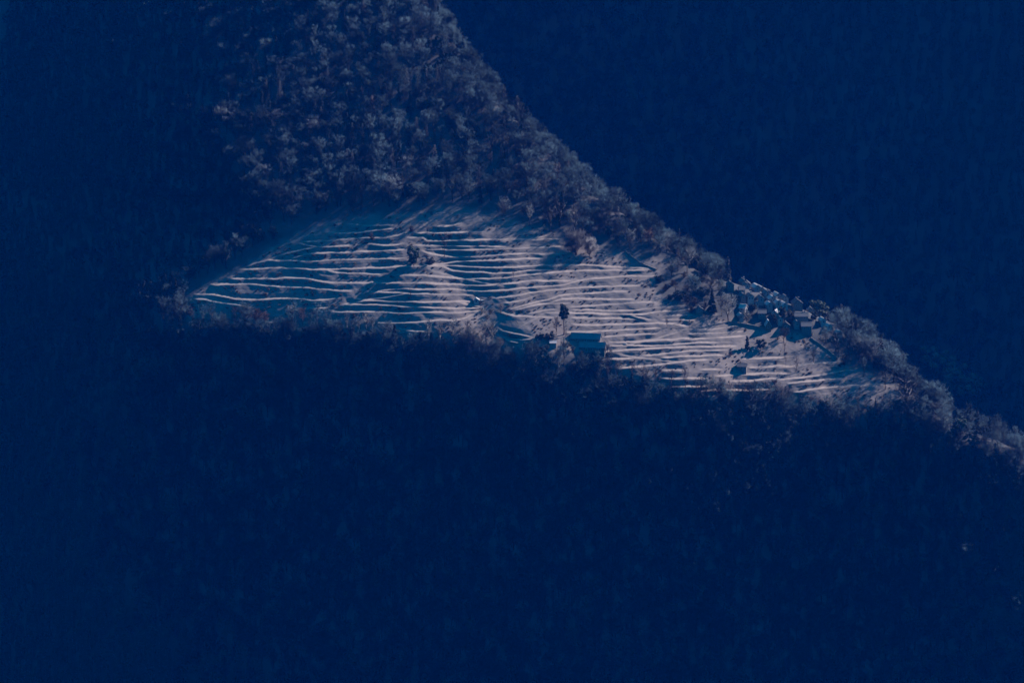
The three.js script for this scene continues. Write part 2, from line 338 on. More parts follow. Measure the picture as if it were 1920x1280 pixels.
function bend(a, b, r, k = 0.12, n = 4) { const L = a.distanceTo(b), out = []; for (let i = 0; i <= n; i++) { const t = i / n, w = Math.sin(t * Math.PI) * L * k; out.push(a.clone().lerp(b, t).add(V((r() - 0.5) * w, (r() - 0.5) * w, (r() - 0.5) * w))); } return out; }

// a leafless broadleaved tree: h high, crown w wide starting at c (share of h)
function bareTree(seed, h, w, c, { stems = 1, twigs = 1500, tw = 0.085, upright = 0.35, limbs = 11 } = {}) {
  const r = rng(seed), T = new Bits(), C = new Bits(), mid = h * (c + 1) / 2, ry = h * (1 - c) / 2;
  const tips = [];
  for (let s = 0; s < stems; s++) {
    const lean = stems > 1 ? V((r() - 0.5) * w * 0.5, 0, (r() - 0.5) * w * 0.5) : V((r() - 0.5) * 0.8, 0, (r() - 0.5) * 0.8);
    const top = V(lean.x, h * (0.8 + 0.1 * r()), lean.z), axis = bend(V(lean.x * 0.12, -1, lean.z * 0.12), top, r, 0.06, 6);
    T.limb(axis, h * (stems > 1 ? 0.014 : 0.021), 0.05, 6);
    for (let k = 0; k < limbs / Math.sqrt(stems); k++) {
      const t = lerp(c * 0.75, 0.85, (k + r()) / (limbs / Math.sqrt(stems))), from = axis[Math.min(5, Math.floor(t * 6))].clone().lerp(axis[Math.min(6, Math.floor(t * 6) + 1)], (t * 6) % 1);
      const a = k * 2.4 + r() * 0.8, e = V(Math.cos(a), 0, Math.sin(a)), y = Math.max(from.y + h * 0.08, lerp(mid - ry * 0.5, h * 0.96, (t - c * 0.75) / (0.85 - c * 0.75) * 0.8 + 0.2 * r()));
      const yy = clamp((y - mid) / ry, -0.95, 0.95), R = w / 2 * Math.sqrt(1 - yy * yy) * (0.65 + 0.35 * r()), to = V(lean.x * 0.6 + e.x * R, y, lean.z * 0.6 + e.z * R), path = bend(from, to, r, 0.16, 4);
      T.limb(path, h * 0.0085, 0.035, 4);
      for (let m = 1; m <= 4; m++) tips.push(path[m]);
      for (let m = 0; m < 4; m++) { const f0 = path[1 + Math.floor(r() * 3)], dir = unit(r); dir.y = Math.abs(dir.y) * 0.8 + 0.25; const f1 = f0.clone().addScaledVector(dir.normalize(), w * (0.12 + 0.12 * r())); T.limb([f0, f1], 0.06, 0.025, 3); tips.push(f1, f1, f0.clone().lerp(f1, 0.6)); }
    }
    tips.push(top);
  }
  for (let k = 0; k < twigs; k++) {
    const b = tips[Math.floor(r() * tips.length)], out = V(b.x, (b.y - mid) * w / (2 * ry), b.z).normalize().multiplyScalar(0.55).add(unit(r)); out.y += upright; out.normalize();
    C.sliver(b.clone().addScaledVector(unit(r), w * 0.09 * r()), out, w * (0.07 + 0.13 * r()), tw * (0.6 + 0.8 * r()), r);
  }
  return { trunk: T.geometry(), crown: C.geometry() };
}
// larch or spruce: whorls of drooping branches on a straight stem
function conifer(seed, h, w, c, { sprays = 1500, size = 0.22, droop = 0.25, bare = false, power = 1 } = {}) {
  const r = rng(seed), T = new Bits(), C = new Bits();
  T.limb([V(0, -1, 0), V(0.1, h * 0.5, 0), V(0, h, 0.05)], h * 0.014, 0.03, 6);
  const n = Math.round(h * 4.5);
  for (let k = 0; k < n; k++) {
    const t = c + (1 - c) * (k + r()) / n, R = w / 2 * Math.pow(1 - (t - c) / (1 - c), power) * (0.7 + 0.45 * r()) + 0.15, a = r() * 2 * Math.PI, y = t * h;
    const tip = V(Math.cos(a) * R, y - R * droop * (0.6 + 0.8 * r()), Math.sin(a) * R);
    T.limb([V(0, y, 0), tip], 0.045, 0.02, 3);
    const m = Math.round(sprays / n * (0.35 + 1.3 * R / (w / 2)));
    for (let q = 0; q < m; q++) {
      const p = V(0, y, 0).lerp(tip, 0.15 + 0.9 * Math.sqrt(r())).add(unit(r).multiplyScalar(0.18 + 0.1 * R));
      if (bare) { const d = unit(r); d.x += Math.cos(a) * 0.7; d.z += Math.sin(a) * 0.7; d.y += 0.3; C.sliver(p, d.normalize(), 0.5 + 0.5 * r(), 0.085, r); }
      else { const nn = unit(r); nn.y = Math.abs(nn.y) + 0.4; C.leaf(p, nn.normalize(), size * (0.7 + 0.8 * r()), r); }
    }
  }
  return { trunk: T.geometry(), crown: C.geometry() };
}
// an evergreen with a dense, lumpy crown
function leafy(seed, h, w, c, { sprays = 2600, size = 0.36, lobes = 16, shape = (y) => Math.sqrt(Math.max(0, 1 - y * y)) } = {}) {
  const r = rng(seed), T = new Bits(), C = new Bits(), mid = h * (c + 1) / 2, ry = h * (1 - c) / 2, L = [];
  T.limb(bend(V(0, -1, 0), V(0.2, h * 0.85, 0), r, 0.08, 5), h * 0.022, 0.06, 6);
  for (let k = 0; k < lobes; k++) { const yy = -0.85 + 1.6 * (k + r()) / lobes, a = k * 2.4 + r(), R = w / 2 * shape(yy) * (0.12 + 0.75 * Math.sqrt(r())), p = V(Math.cos(a) * R, mid + yy * ry, Math.sin(a) * R); L.push([p, w * (0.12 + 0.1 * r())]); T.limb(bend(V(0.05, Math.max(h * 0.12, p.y - h * 0.15), 0), p, r, 0.1, 3), 0.09, 0.03, 4); }
  for (let k = 0; k < sprays; k++) { const [p, s] = L[k % lobes], d = unit(r), q = Math.pow(r(), 0.4), n = d.clone().add(unit(r).multiplyScalar(0.7)).normalize(); C.leaf(V(p.x + d.x * s * q, p.y + d.y * s * q * 0.85, p.z + d.z * s * q), n, size * (0.7 + 0.7 * r()), r); }
  return { trunk: T.geometry(), crown: C.geometry() };
}

const BARK = { grey: matt(rgb(0.09, 0.095, 0.1)), pale: matt(rgb(0.34, 0.34, 0.34)), dark: matt(rgb(0.06, 0.05, 0.045)) };
const TWIG = { grey: matt(rgb(0.072, 0.13, 0.175)), pale: matt(rgb(0.13, 0.178, 0.22)), dark: matt(rgb(0.05, 0.052, 0.055)), straw: matt(rgb(0.22, 0.24, 0.27)), larch: matt(rgb(0.17, 0.15, 0.14)), russet: matt(rgb(0.16, 0.115, 0.105)) };
const LEAF = { dark: matt(rgb(0.02, 0.03, 0.022)), olive: matt(rgb(0.04, 0.055, 0.035)), deep: matt(rgb(0.012, 0.02, 0.014)) };
const KIND = {
  round0: bareTree(1, 14, 11, 0.24), round1: bareTree(2, 13, 9.5, 0.28), round2: bareTree(3, 15, 10, 0.3), round3: bareTree(4, 11, 10, 0.2, { stems: 2 }),
  tall0: bareTree(5, 17, 6.5, 0.34, { upright: 0.7, twigs: 1100 }), tall1: bareTree(6, 18, 7.5, 0.42, { upright: 0.6, twigs: 1200 }),
  loose0: bareTree(7, 12, 8, 0.3, { twigs: 520, limbs: 9 }), loose1: bareTree(8, 10, 6, 0.35, { twigs: 320, limbs: 8, tw: 0.07 }),
  sapling: bareTree(9, 6, 3.2, 0.3, { twigs: 240, limbs: 7, tw: 0.06 }),
  willow: bareTree(10, 15, 17, 0.12, { stems: 6, twigs: 6500, upright: 0.9, limbs: 12, tw: 0.1 }), bush: bareTree(11, 4, 5, 0.02, { stems: 5, twigs: 1000, upright: 0.6, limbs: 8, tw: 0.06 }),
  larch0: conifer(12, 15, 5.4, 0.14, { bare: true, sprays: 1300, droop: 0.1 }), larch1: conifer(13, 17, 5, 0.2, { bare: true, sprays: 1300, droop: 0.05 }),
  spruce0: conifer(14, 17, 6, 0.06, { sprays: 3600, size: 0.48 }), spruce1: conifer(15, 14, 4.4, 0.05, { sprays: 2400, size: 0.42 }),
  cypress: conifer(16, 8, 2, 0.03, { sprays: 2400, size: 0.3, droop: -0.5, power: 0.65 }),
  oak: leafy(17, 11.5, 8.5, 0.1, { lobes: 22, sprays: 4200 }), evergreen: leafy(18, 9, 7, 0.16), scrub: leafy(19, 3.4, 5, 0, { lobes: 12, sprays: 1400, size: 0.2 }),
  pine: leafy(20, 17, 6.4, 0.5, { lobes: 20, sprays: 2600, shape: (y) => (0.95 - 0.6 * y) * Math.sqrt(Math.max(0, 1 - y ** 8)) * 0.8 }),
};
const rt = rng(77);
function tree(kind, [u, v], height, label, category, bark, twig, { group, wide = 1, name = 'bare_tree' } = {}) {
  const k = KIND[kind], o = new THREE.Group(); o.name = numbered(name);
  k.trunk.computeBoundingBox(); k.crown.computeBoundingBox();
  const h = Math.max(k.trunk.boundingBox.max.y, k.crown.boundingBox.max.y), s = height / h;
  const t = new THREE.Mesh(k.trunk, bark), c = new THREE.Mesh(k.crown, twig); t.name = 'trunk'; c.name = 'crown';
  o.add(t, c); o.position.copy(u.isVector3 ? u : stand(u, v)); o.rotation.y = rt() * 6.28; o.scale.set(s * wide, s, s * wide);
  tag(o, label, category, group); scene.add(shadows(o));
  standing.push(o.position); return o;
}
const standing = [];

// ---------------------------------------------------------------- buildings
const STONE = {};
{ // coursed rubble, as colour variation only where stones are far too small to tell apart
  const N = 128, r = rng(8), d = new Uint8Array(N * N * 4);
  for (let y = 0; y < N; y++) for (let x = 0; x < N; x++) { const k = 0.78 + 0.22 * noise(x / 3.1, y / 1.7, 50) + 0.12 * (r() - 0.5), v = clamp(k) * 255; d.set([v, v, v, 255], (y * N + x) * 4); }
  const t = new THREE.DataTexture(d, N, N, THREE.RGBAFormat); t.wrapS = t.wrapT = THREE.RepeatWrapping; t.magFilter = THREE.LinearFilter; t.repeat.set(0.12, 0.12); t.needsUpdate = true;
  const s = (c) => matt(c, { map: t, roughness: 0.95 });
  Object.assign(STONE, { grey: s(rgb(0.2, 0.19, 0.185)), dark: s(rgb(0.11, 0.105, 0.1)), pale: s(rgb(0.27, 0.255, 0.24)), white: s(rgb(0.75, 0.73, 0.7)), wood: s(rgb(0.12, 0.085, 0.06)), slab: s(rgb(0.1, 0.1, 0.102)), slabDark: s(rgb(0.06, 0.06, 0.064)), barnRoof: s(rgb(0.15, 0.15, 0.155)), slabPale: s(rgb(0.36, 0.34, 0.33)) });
}
const PANE = new THREE.MeshStandardMaterial({ color: rgb(0.02, 0.022, 0.025), roughness: 0.2 });
const put = (parent, name, g, m, x = 0, y = 0, z = 0) => { const o = new THREE.Mesh(g, m); o.name = name; o.position.set(x, y, z); parent.add(o); return o; };
const box = (w, h, d) => new THREE.BoxGeometry(w, h, d);
// a house: w wide across the front, d deep, h to the eaves; gable = its gable faces the front, else its eaves do
function house(u, v, w, h, label, { d = 6, turn = 0, gable = true, pitch = 0.62, wall = 'grey', roof = 'slab', windows = 2, door = false, chimney = false, name = 'stone_house', category = 'house', group, sink = 3, over = 0.35 } = {}) {
  const o = new THREE.Group(); o.name = numbered(name); o.position.copy(stand(u, v)); o.rotation.y = turn; tag(o, label, category, group);
  const a = gable ? w : d, b = gable ? d : w, rise = a / 2 * pitch, sh = new THREE.Shape([[-a / 2, -sink], [a / 2, -sink], [a / 2, h], [0, h + rise], [-a / 2, h]].map((p) => new THREE.Vector2(...p)));
  const g = new THREE.ExtrudeGeometry(sh, { depth: b, bevelEnabled: false }); g.translate(0, 0, -b / 2);
  const body = put(o, 'wall', g, STONE[wall]), rf = new THREE.Group(), L = Math.hypot(a / 2, rise) + over, ang = Math.atan2(rise, a / 2);
  const slope = (s) => { const q = box(L, 0.2, b + 2 * over); q.translate(L / 2 - 0.02, 0.12, 0); q.rotateZ(-ang); if (s < 0) q.rotateY(Math.PI); q.translate(0, h + rise, 0); return q; };
  const ridgeCap = box(0.4, 0.14, b + 2 * over + 0.04); ridgeCap.translate(0, h + rise + 0.22, 0);
  const top = put(o, 'roof', mergeGeometries([slope(1), slope(-1), ridgeCap]), STONE[roof]);
  if (!gable) { body.rotation.y = top.rotation.y = Math.PI / 2; }
  const zf = (gable ? d : d) / 2;
  const hole = (nm, x, y, ww, hh) => { const f = put(o, nm, box(ww + 0.24, hh + 0.24, 0.12), STONE[wall === 'white' ? 'grey' : 'slabPale'], x, y, zf + 0.02); put(f, nm === 'door' ? 'leaf' : 'pane', box(ww, hh, 0.06), nm === 'door' ? STONE.wood : PANE, 0, 0, 0.045); return f; };
  if (windows) { const n = Math.min(windows, Math.max(1, Math.floor(w / 1.7))); for (let i = 0; i < n; i++) hole('window', (i - (n - 1) / 2) * (w / (n + 0.4)), h * 0.66, 0.75, 0.95); if (gable && rise > 1.2) hole('window', 0, h + rise * 0.3, 0.6, 0.7); }
  if (door) hole('door', -w * 0.22, 1, 0.95, 1.9);
  if (windows > 1) for (const s of [1]) { const f = put(o, 'window', box(0.12, 1.15, 0.95), STONE.slab, s * (w / 2 + 0.02), h * 0.6, 0.4); put(f, 'pane', box(0.06, 0.9, 0.7), PANE, s * 0.045, 0, 0); }
  if (chimney) { const c = put(o, 'chimney', mergeGeometries([box(0.7, 1.9, 0.6), box(0.9, 0.14, 0.8).translate(0, 0.9, 0)]), STONE[wall], gable ? a * 0.2 : w * 0.25, h + rise * 0.75 + 0.5, gable ? -b * 0.15 : -0.6); c.name = 'chimney'; }
  scene.add(shadows(o)); standing.push(o.position); return o;
}
// the barn: an upper and a lower range, eaves to the front
house(1099, 641, 16.2, 2.3, 'long dark upper range of the barn under a plain slab roof', { d: 5, gable: false, pitch: 1.05, wall: 'dark', roof: 'barnRoof', windows: 3, name: 'barn', category: 'barn', turn: -0.18 });
house(1111, 658, 14.4, 2.5, 'long lower range of the barn set in front of the upper one', { d: 4.8, gable: false, pitch: 1.05, wall: 'dark', roof: 'barnRoof', windows: 3, door: true, name: 'barn', category: 'barn', turn: -0.18 });
house(1037, 648, 3.4, 1.8, 'tiny blue-grey shed among the bushes left of the barn', { d: 3, gable: false, windows: 0, roof: 'slabPale', name: 'shed', category: 'shed' });
house(1311, 587, 4.2, 2.6, 'small dark hut standing at the left foot of the dark spruce', { d: 4, windows: 1, wall: 'dark', roof: 'slabDark', name: 'hut', category: 'hut' });
house(1392, 692, 5, 1.9, 'low stone hut with a long shadow on the lower right terraces', { d: 4.5, gable: false, windows: 1, wall: 'dark', roof: 'slabDark', name: 'hut', category: 'hut', turn: -0.15 });
house(893, 567, 3, 1.5, 'small ruined hut with a pale roof at the head of the brambles', { d: 2.6, windows: 1, wall: 'pale', roof: 'slabPale', name: 'hut', category: 'hut' });
// the hamlet: [u, v, width, height, turn, gable front, walls, roof, depth, chimney, label]
const HAMLET = [
  [1369, 541, 4.6, 3.4, 0.2, 1, 'dark', 'slab', 4.5, 0, 'lone cabin at the upper left of the hamlet, in front of the slender spruce'],
  [1391, 549, 3.8, 2.8, 0.15, 0, 'grey', 'slab', 4, 0, 'low eaves house at the upper left corner of the hamlet, right of the lone cabin'],
  [1400, 540, 3.2, 2.6, 0.3, 1, 'pale', 'slab', 4, 0, 'small pale house alone above the low eaves house'],
  [1392, 561, 3.8, 3, 0.3, 1, 'dark', 'slab', 5, 0, 'dark round-topped house below the low eaves house on the left'],
  [1406, 563, 4.4, 3.4, 0.25, 1, 'pale', 'slab', 5.5, 1, 'pale gabled house with a dark opening, left side of the hamlet'],
  [1417, 545, 4, 3, 0.35, 1, 'grey', 'slabPale', 6, 0, 'house with a bright sloping roof edge alone at the upper left'],
  [1446, 536, 4.4, 3.4, 0.3, 1, 'grey', 'slab', 6, 1, 'highest gabled house of the hamlet'],
  [1460, 540, 4.2, 3, 0.1, 1, 'grey', 'slab', 5, 0, 'gabled house just right of the highest one'],
  [1480, 546, 5.6, 2.6, 0, 0, 'grey', 'slab', 4, 0, 'house with a long level roof at the upper right'],
  [1438, 545, 4.2, 3, 0.35, 1, 'pale', 'slabPale', 5, 0, 'pale-walled house just below the highest one'],
  [1452, 549, 4, 3, 0.35, 1, 'grey', 'slabPale', 6, 0, 'house right of the pale-walled one, second row from the top'],
  [1426, 566, 4.2, 3.2, 0.2, 1, 'grey', 'slab', 5, 0, 'gabled house right of the pale one with the dark opening'],
  [1437, 556, 4, 3, 0.3, 1, 'grey', 'slab', 5.5, 0, 'house between the upper pale-walled one and the twin gables'],
  [1446, 567, 4.6, 3.4, 0.28, 1, 'grey', 'slabPale', 6, 1, 'broad gabled house in the very middle of the hamlet'],
  [1472, 566, 4, 3.4, 0.3, 1, 'pale', 'slab', 5, 0, 'pale gabled house with one dark window, right of the middle'],
  [1480, 556, 3.8, 2.8, 0.35, 1, 'pale', 'slab', 4, 0, 'little pale house under the long level roof'],
  [1493, 553, 4, 3, 0.4, 1, 'pale', 'slabPale', 6, 0, 'house with bright stepped roof edges at the upper right corner'],
  [1499, 562, 4.4, 3.2, 0.4, 1, 'grey', 'slabPale', 6, 0, 'house below the bright stepped roof, upper right'],
  [1441, 577, 4, 3, 0.3, 1, 'grey', 'slabPale', 5.5, 0, 'house in the third row, just under the middle gable'],
  [1456, 574, 4, 3.2, 0.38, 1, 'pale', 'slabPale', 6, 1, 'house with the brightest zigzag roof edge, centre right'],
  [1469, 578, 4.2, 3, 0.35, 1, 'pale', 'slabPale', 6, 0, 'house right of the zigzag roof edge'],
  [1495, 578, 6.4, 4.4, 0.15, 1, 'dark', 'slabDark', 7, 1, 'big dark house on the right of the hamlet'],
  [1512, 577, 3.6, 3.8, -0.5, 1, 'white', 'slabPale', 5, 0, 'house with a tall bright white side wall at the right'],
  [1419, 575, 1.7, 3.6, 0.3, 1, 'pale', 'slab', 2.4, 0, 'narrow pale tower-like outbuilding on the left'],
  [1429, 594, 5.4, 3.2, 0, 0, 'dark', 'slab', 4, 0, 'house with a pinkish level roof, lower left'],
  [1455, 592, 4, 2.8, -0.4, 1, 'pale', 'slabPale', 5, 0, 'low house with a gleaming pale side wall, lower middle'],
  [1461, 604, 3.4, 3, 0.35, 1, 'pale', 'slab', 5, 0, 'pale-walled house under the low house with the gleaming side'],
  [1503, 600, 9, 3.4, 0.02, 0, 'dark', 'slab', 4.4, 1, 'longest house with a level pinkish roof, right of the middle'],
  [1512, 621, 6.8, 4.4, 0.02, 0, 'dark', 'slab', 4.4, 0, 'large eaves house lowest on the right of the hamlet'],
  [1440, 614, 3.8, 1.8, 0.1, 1, 'wood', 'slabPale', 5, 0, 'steep-roofed house with pale roof edges at the lower left'],
  [1474, 616, 4.4, 3, 0.1, 1, 'dark', 'slabDark', 5, 0, 'dark low house in the lower middle, right of the steep-roofed one'],
  [1493, 611, 3.6, 2.6, 0.25, 1, 'grey', 'slab', 4, 0, 'small house between the two level-roofed ones on the right'],
  [1394, 583, 4.2, 2.6, -0.5, 0, 'grey', 'slabPale', 4.5, 0, 'house with a slanting blue-grey roof at the left edge'],
  [1388, 597, 3.6, 2.4, 0.3, 1, 'pale', 'slabPale', 4, 0, 'pale shed-like house at the lower left corner'],
  [1530, 588, 4, 2.8, 0.2, 1, 'grey', 'slab', 5, 0, 'house left of the wooden trellis at the right end'],
  [1542, 606, 3.6, 2.6, 0.4, 1, 'pale', 'slabPale', 4.5, 0, 'house half hidden by bare trees under the trellis'],
  [1553, 616, 3.4, 2.4, 0.45, 1, 'pale', 'slabPale', 4.5, 0, 'pale house peeping through the bare trees at the right'],
  [1573, 629, 3.4, 2.4, 0.45, 1, 'pale', 'slabPale', 4.5, 0, 'pale house lowest among the bare trees, far right'],
];
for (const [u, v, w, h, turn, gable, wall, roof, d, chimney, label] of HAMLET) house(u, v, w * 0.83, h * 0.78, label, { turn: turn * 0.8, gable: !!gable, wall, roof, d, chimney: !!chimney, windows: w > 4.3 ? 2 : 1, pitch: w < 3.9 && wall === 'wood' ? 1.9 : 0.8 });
{ // the trellis of poles at the right end of the hamlet
  const o = new THREE.Group(); o.name = 'trellis'; o.position.copy(stand(1562, 592)); tag(o, 'pale wooden trellis of posts and rails above the last houses', 'trellis');
  for (let i = 0; i < 6; i++) { put(o, 'post', box(0.28, 5, 0.28), STONE.pale, (i - 2.5) * 1.7, 1.2 - i * 0.35, 0); }
  for (const y of [2.2, 3.4]) { const r = put(o, 'rail', box(9.4, 0.2, 0.2), STONE.pale, 0, y - 0.9, 0.26); r.rotation.z = -0.2; }
  scene.add(shadows(o));
}
function wallLine(pts, h, w, label, m, name = 'stone_wall') {   // a dry wall that follows the ground
  const g = [], at = []; for (let i = 0; i + 1 < pts.length; i++) for (let k = 0; k < 6; k++) at.push(stand(lerp(pts[i][0], pts[i + 1][0], k / 6), lerp(pts[i][1], pts[i + 1][1], k / 6)));
  at.push(stand(...pts[pts.length - 1]));
  const o = at[0].clone();
  for (let i = 0; i + 1 < at.length; i++) { const a = at[i], b = at[i + 1], L = a.distanceTo(b), q = box(w, h + 0.8, L + 0.1), mid = a.clone().add(b).multiplyScalar(0.5), t = new THREE.Object3D(); t.position.copy(mid).sub(o); t.position.y += h / 2 - 0.4; t.lookAt(b.clone().sub(o).add(V(0, h / 2 - 0.4, 0))); t.updateMatrix(); q.applyMatrix4(t.matrix); g.push(q); }
  const mesh = new THREE.Mesh(mergeGeometries(g), m); mesh.name = numbered(name); mesh.position.copy(o); scene.add(shadows(tag(mesh, label, 'wall')));
}
wallLine([[1172, 472], [1200, 494], [1230, 506]], 0.7, 0.6, 'thin dark wall running straight down the upper right corner of the meadow', STONE.dark);
wallLine([[1365, 606], [1400, 611], [1430, 617], [1445, 620]], 1.3, 0.7, 'dark retaining wall curving below the left houses of the hamlet', STONE.dark);
wallLine([[1520, 634], [1548, 655], [1570, 672]], 0.8, 0.6, 'dark wall descending along the right edge of the meadow below the hamlet', STONE.dark);
{ // small things on the ledges
  const lump = (seed, s) => { const g = new THREE.IcosahedronGeometry(1, 2), p = g.attributes.position; for (let i = 0; i < p.count; i++) { const q = V(p.getX(i), p.getY(i), p.getZ(i)), k = 1 + 0.3 * noise(q.x * 1.4 + seed, q.y * 1.4, q.z * 1.4); p.setXYZ(i, q.x * s[0] * k, q.y * s[1] * k, q.z * s[2] * k); } g.computeVertexNormals(); return g; };
  [[1028, 462, [1.2, 0.8, 0.9], STONE.wood, 'boulder', 'dark lone boulder on an upper ledge left of the broad spreading tree'], [1172, 646, [1.4, 0.5, 0.6], STONE.pale, 'stone_pile', 'small pile of pale stones on a ledge right of the barn'], [903, 564, [1.6, 0.5, 0.7], STONE.pale, 'stone_pile', 'pile of pale rubble right of the ruined hut']]
    .forEach(([u, v, s, m, name, label], i) => { const o = new THREE.Mesh(lump(i * 7, s), m); o.name = numbered(name); o.position.copy(stand(u, v)); o.position.y += s[1] * 0.5; scene.add(shadows(tag(o, label, name === 'boulder' ? 'boulder' : 'stone pile'))); });
}

// ---------------------------------------------------------------- trees that can be told apart
const PX = 0.294;                                 // metres per photograph pixel on the spur
const ORD = ['first', 'second', 'third', 'fourth', 'fifth', 'sixth', 'seventh', 'eighth', 'ninth', 'tenth', 'eleventh', 'twelfth', 'thirteenth', 'fourteenth', 'fifteenth', 'sixteenth', 'seventeenth', 'eighteenth', 'nineteenth', 'twentieth', 'twenty-first', 'twenty-second', 'twenty-third', 'twenty-fourth', 'twenty-fifth', 'twenty-sixth', 'twenty-seventh', 'twenty-eighth', 'twenty-ninth', 'thirtieth'];
const T = (kind, u, v, h, label, category, bark, twig, extra) => tree(kind, [u, v], h * PX, label, category, BARK[bark], TWIG[twig] ?? LEAF[twig], extra);
// on the terraces
T('oak', 775, 498, 40, 'dense dark evergreen tree alone on a ledge, casting a long shadow down the left terraces', 'tree', 'dark', 'olive', { name: 'evergreen_tree', wide: 0.9 });
T('sapling', 791, 498, 13, 'tiny dark tree close against the right foot of the round evergreen', 'tree', 'dark', 'dark', { name: 'bare_tree' });
T('scrub', 808, 494, 11, 'dark bush filling the hollow right of the round evergreen', 'bush', 'dark', 'deep', { name: 'evergreen_bush', wide: 1.5 });
T('loose1', 833, 481, 54, 'tall slim dark tree with a straight trunk, up right of the round evergreen', 'tree', 'dark', 'dark', { wide: 0.55 });
T('sapling', 801, 519, 15, 'small bare sapling on a lit mound below the round evergreen', 'sapling', 'dark', 'dark', { wide: 0.7 });
T('sapling', 770, 556, 18, 'small dark sapling beside the path fork on the left lower terraces', 'sapling', 'dark', 'dark', { wide: 0.7 });
T('sapling', 963, 519, 20, 'small bare grey tree alone on a ledge in the middle of the meadow', 'tree', 'dark', 'grey', { wide: 1 });
T('sapling', 880, 447, 16, 'faint bare sapling near the top ledges, right of the tall slim tree', 'sapling', 'dark', 'dark', { wide: 0.8 });
T('bush', 697, 448, 15, 'dark bush on the second ledge of the upper left terraces', 'bush', 'dark', 'dark', { name: 'bare_bush' });
T('bush', 771, 434, 14, 'low dark bush beside the path at the top of the terraces', 'bush', 'dark', 'dark', { name: 'bare_bush' });
T('sapling', 802, 436, 14, 'thin dark sapling right of the low bush at the top of the terraces', 'sapling', 'dark', 'dark');
T('willow', 1080, 477, 56, 'broad bare tree with several dark spreading stems and a wide shadow on the upper meadow', 'tree', 'dark', 'straw', { name: 'bare_tree', wide: 0.95 });
T('willow', 1106, 481, 44, 'pale bushy bare tree crowding the right side of the broad spreading tree', 'tree', 'pale', 'straw', { wide: 0.7 });
T('pine', 1057, 627, 60, 'tall dark pine with a tufted top beside the barn', 'pine tree', 'dark', 'deep', { name: 'pine_tree', wide: 0.95 });
T('tall0', 1043, 628, 38, 'slim pale birch at the left foot of the tall pine', 'birch tree', 'pale', 'pale', { name: 'birch_tree' });
T('tall0', 1061, 630, 34, 'slim pale birch in front of the trunk of the tall pine', 'birch tree', 'pale', 'pale', { name: 'birch_tree', wide: 0.9 });
T('loose1', 939, 589, 24, 'small dark leaning tree at the junction of the paths, mid meadow', 'tree', 'dark', 'dark');
T('bush', 905, 585, 12, 'pale bramble bush just under the small ruined hut', 'bush', 'pale', 'pale', { name: 'bramble_bush' });
T('bush', 920, 588, 13, 'pale bramble bush between the ruined hut and the leaning tree', 'bush', 'pale', 'pale', { name: 'bramble_bush' });
T('bush', 914, 598, 12, 'lowest pale bramble bush below the ruined hut', 'bush', 'pale', 'pale', { name: 'bramble_bush' });
T('scrub', 1012, 637, 13, 'smaller dark evergreen bush at the end of the path left of the barn', 'bush', 'dark', 'deep', { name: 'evergreen_bush' });
T('scrub', 1030, 638, 16, 'larger dark evergreen bush right against the left side of the barn', 'bush', 'dark', 'deep', { name: 'evergreen_bush' });
T('bush', 1025, 656, 13, 'pale leafless bush in the shade below the left end of the barn', 'bush', 'grey', 'grey', { name: 'bare_bush' });
T('bush', 1074, 658, 12, 'grey leafless bush in front of the lower barn roof', 'bush', 'grey', 'grey', { name: 'bare_bush' });
T('loose0', 1147, 676, 26, 'bare grey tree at the right corner of the barn', 'tree', 'grey', 'grey');
T('loose1', 1251, 614, 22, 'left one of three little bare trees on the right middle ledges', 'tree', 'dark', 'dark');
T('sapling', 1276, 607, 14, 'middle and smallest of three little bare trees on the right middle ledges', 'tree', 'dark', 'dark');
T('sapling', 1293, 614, 21, 'right one of three little bare trees on the right middle ledges', 'tree', 'dark', 'dark', { wide: 0.7 });
T('cypress', 1401, 656, 28, 'narrow dark pointed cypress with a long shadow on the right terraces', 'cypress tree', 'dark', 'deep', { name: 'cypress_tree', wide: 1.1 });
T('evergreen', 1427, 656, 22, 'round dark evergreen right beside the pointed cypress', 'tree', 'dark', 'deep', { name: 'evergreen_tree', wide: 1.1 });
T('bush', 1370, 668, 12, 'bare dark bush left of the shadow of the pointed cypress', 'bush', 'dark', 'dark', { name: 'bare_bush' });
T('round0', 1470, 641, 32, 'spreading bare tree with a round crown just below the hamlet', 'tree', 'dark', 'dark', { wide: 1.05 });
T('loose1', 1471, 671, 40, 'tall thin bare tree on the open slope under the round bare tree', 'tree', 'dark', 'dark', { wide: 0.5 });
T('loose1', 1474, 686, 24, 'short bare tree at the foot of the tall thin one below the hamlet', 'tree', 'dark', 'dark', { wide: 0.6 });
T('loose1', 1493, 698, 34, 'bare tree with a twiggy round top on the lower right ledges', 'tree', 'dark', 'dark', { wide: 0.9 });
T('loose0', 1526, 680, 30, 'bare tree with a broad dark crown near the right edge of the meadow', 'tree', 'dark', 'dark');
T('sapling', 1510, 656, 20, 'slim bare sapling on the slope between the hamlet and the broad dark tree', 'sapling', 'dark', 'dark');
T('bush', 1459, 637, 9, 'pale round bush left of the foot of the round bare tree', 'bush', 'pale', 'pale', { name: 'bare_bush' });
T('bush', 1523, 630, 9, 'pale low bush under the large eaves house at the hamlet edge', 'bush', 'pale', 'pale', { name: 'bare_bush' });
T('spruce0', 1335, 586, 48, 'dark pointed spruce at the left edge of the hamlet', 'spruce tree', 'dark', 'deep', { name: 'spruce_tree', wide: 1.05 });
T('round2', 1366, 604, 62, 'large pale bare tree with upright trunks between the dark spruce and the hamlet', 'tree', 'pale', 'pale', { wide: 0.9 });
T('round1', 1354, 592, 50, 'pale bare tree leaning against the right side of the dark spruce', 'tree', 'pale', 'pale', { wide: 0.7 });
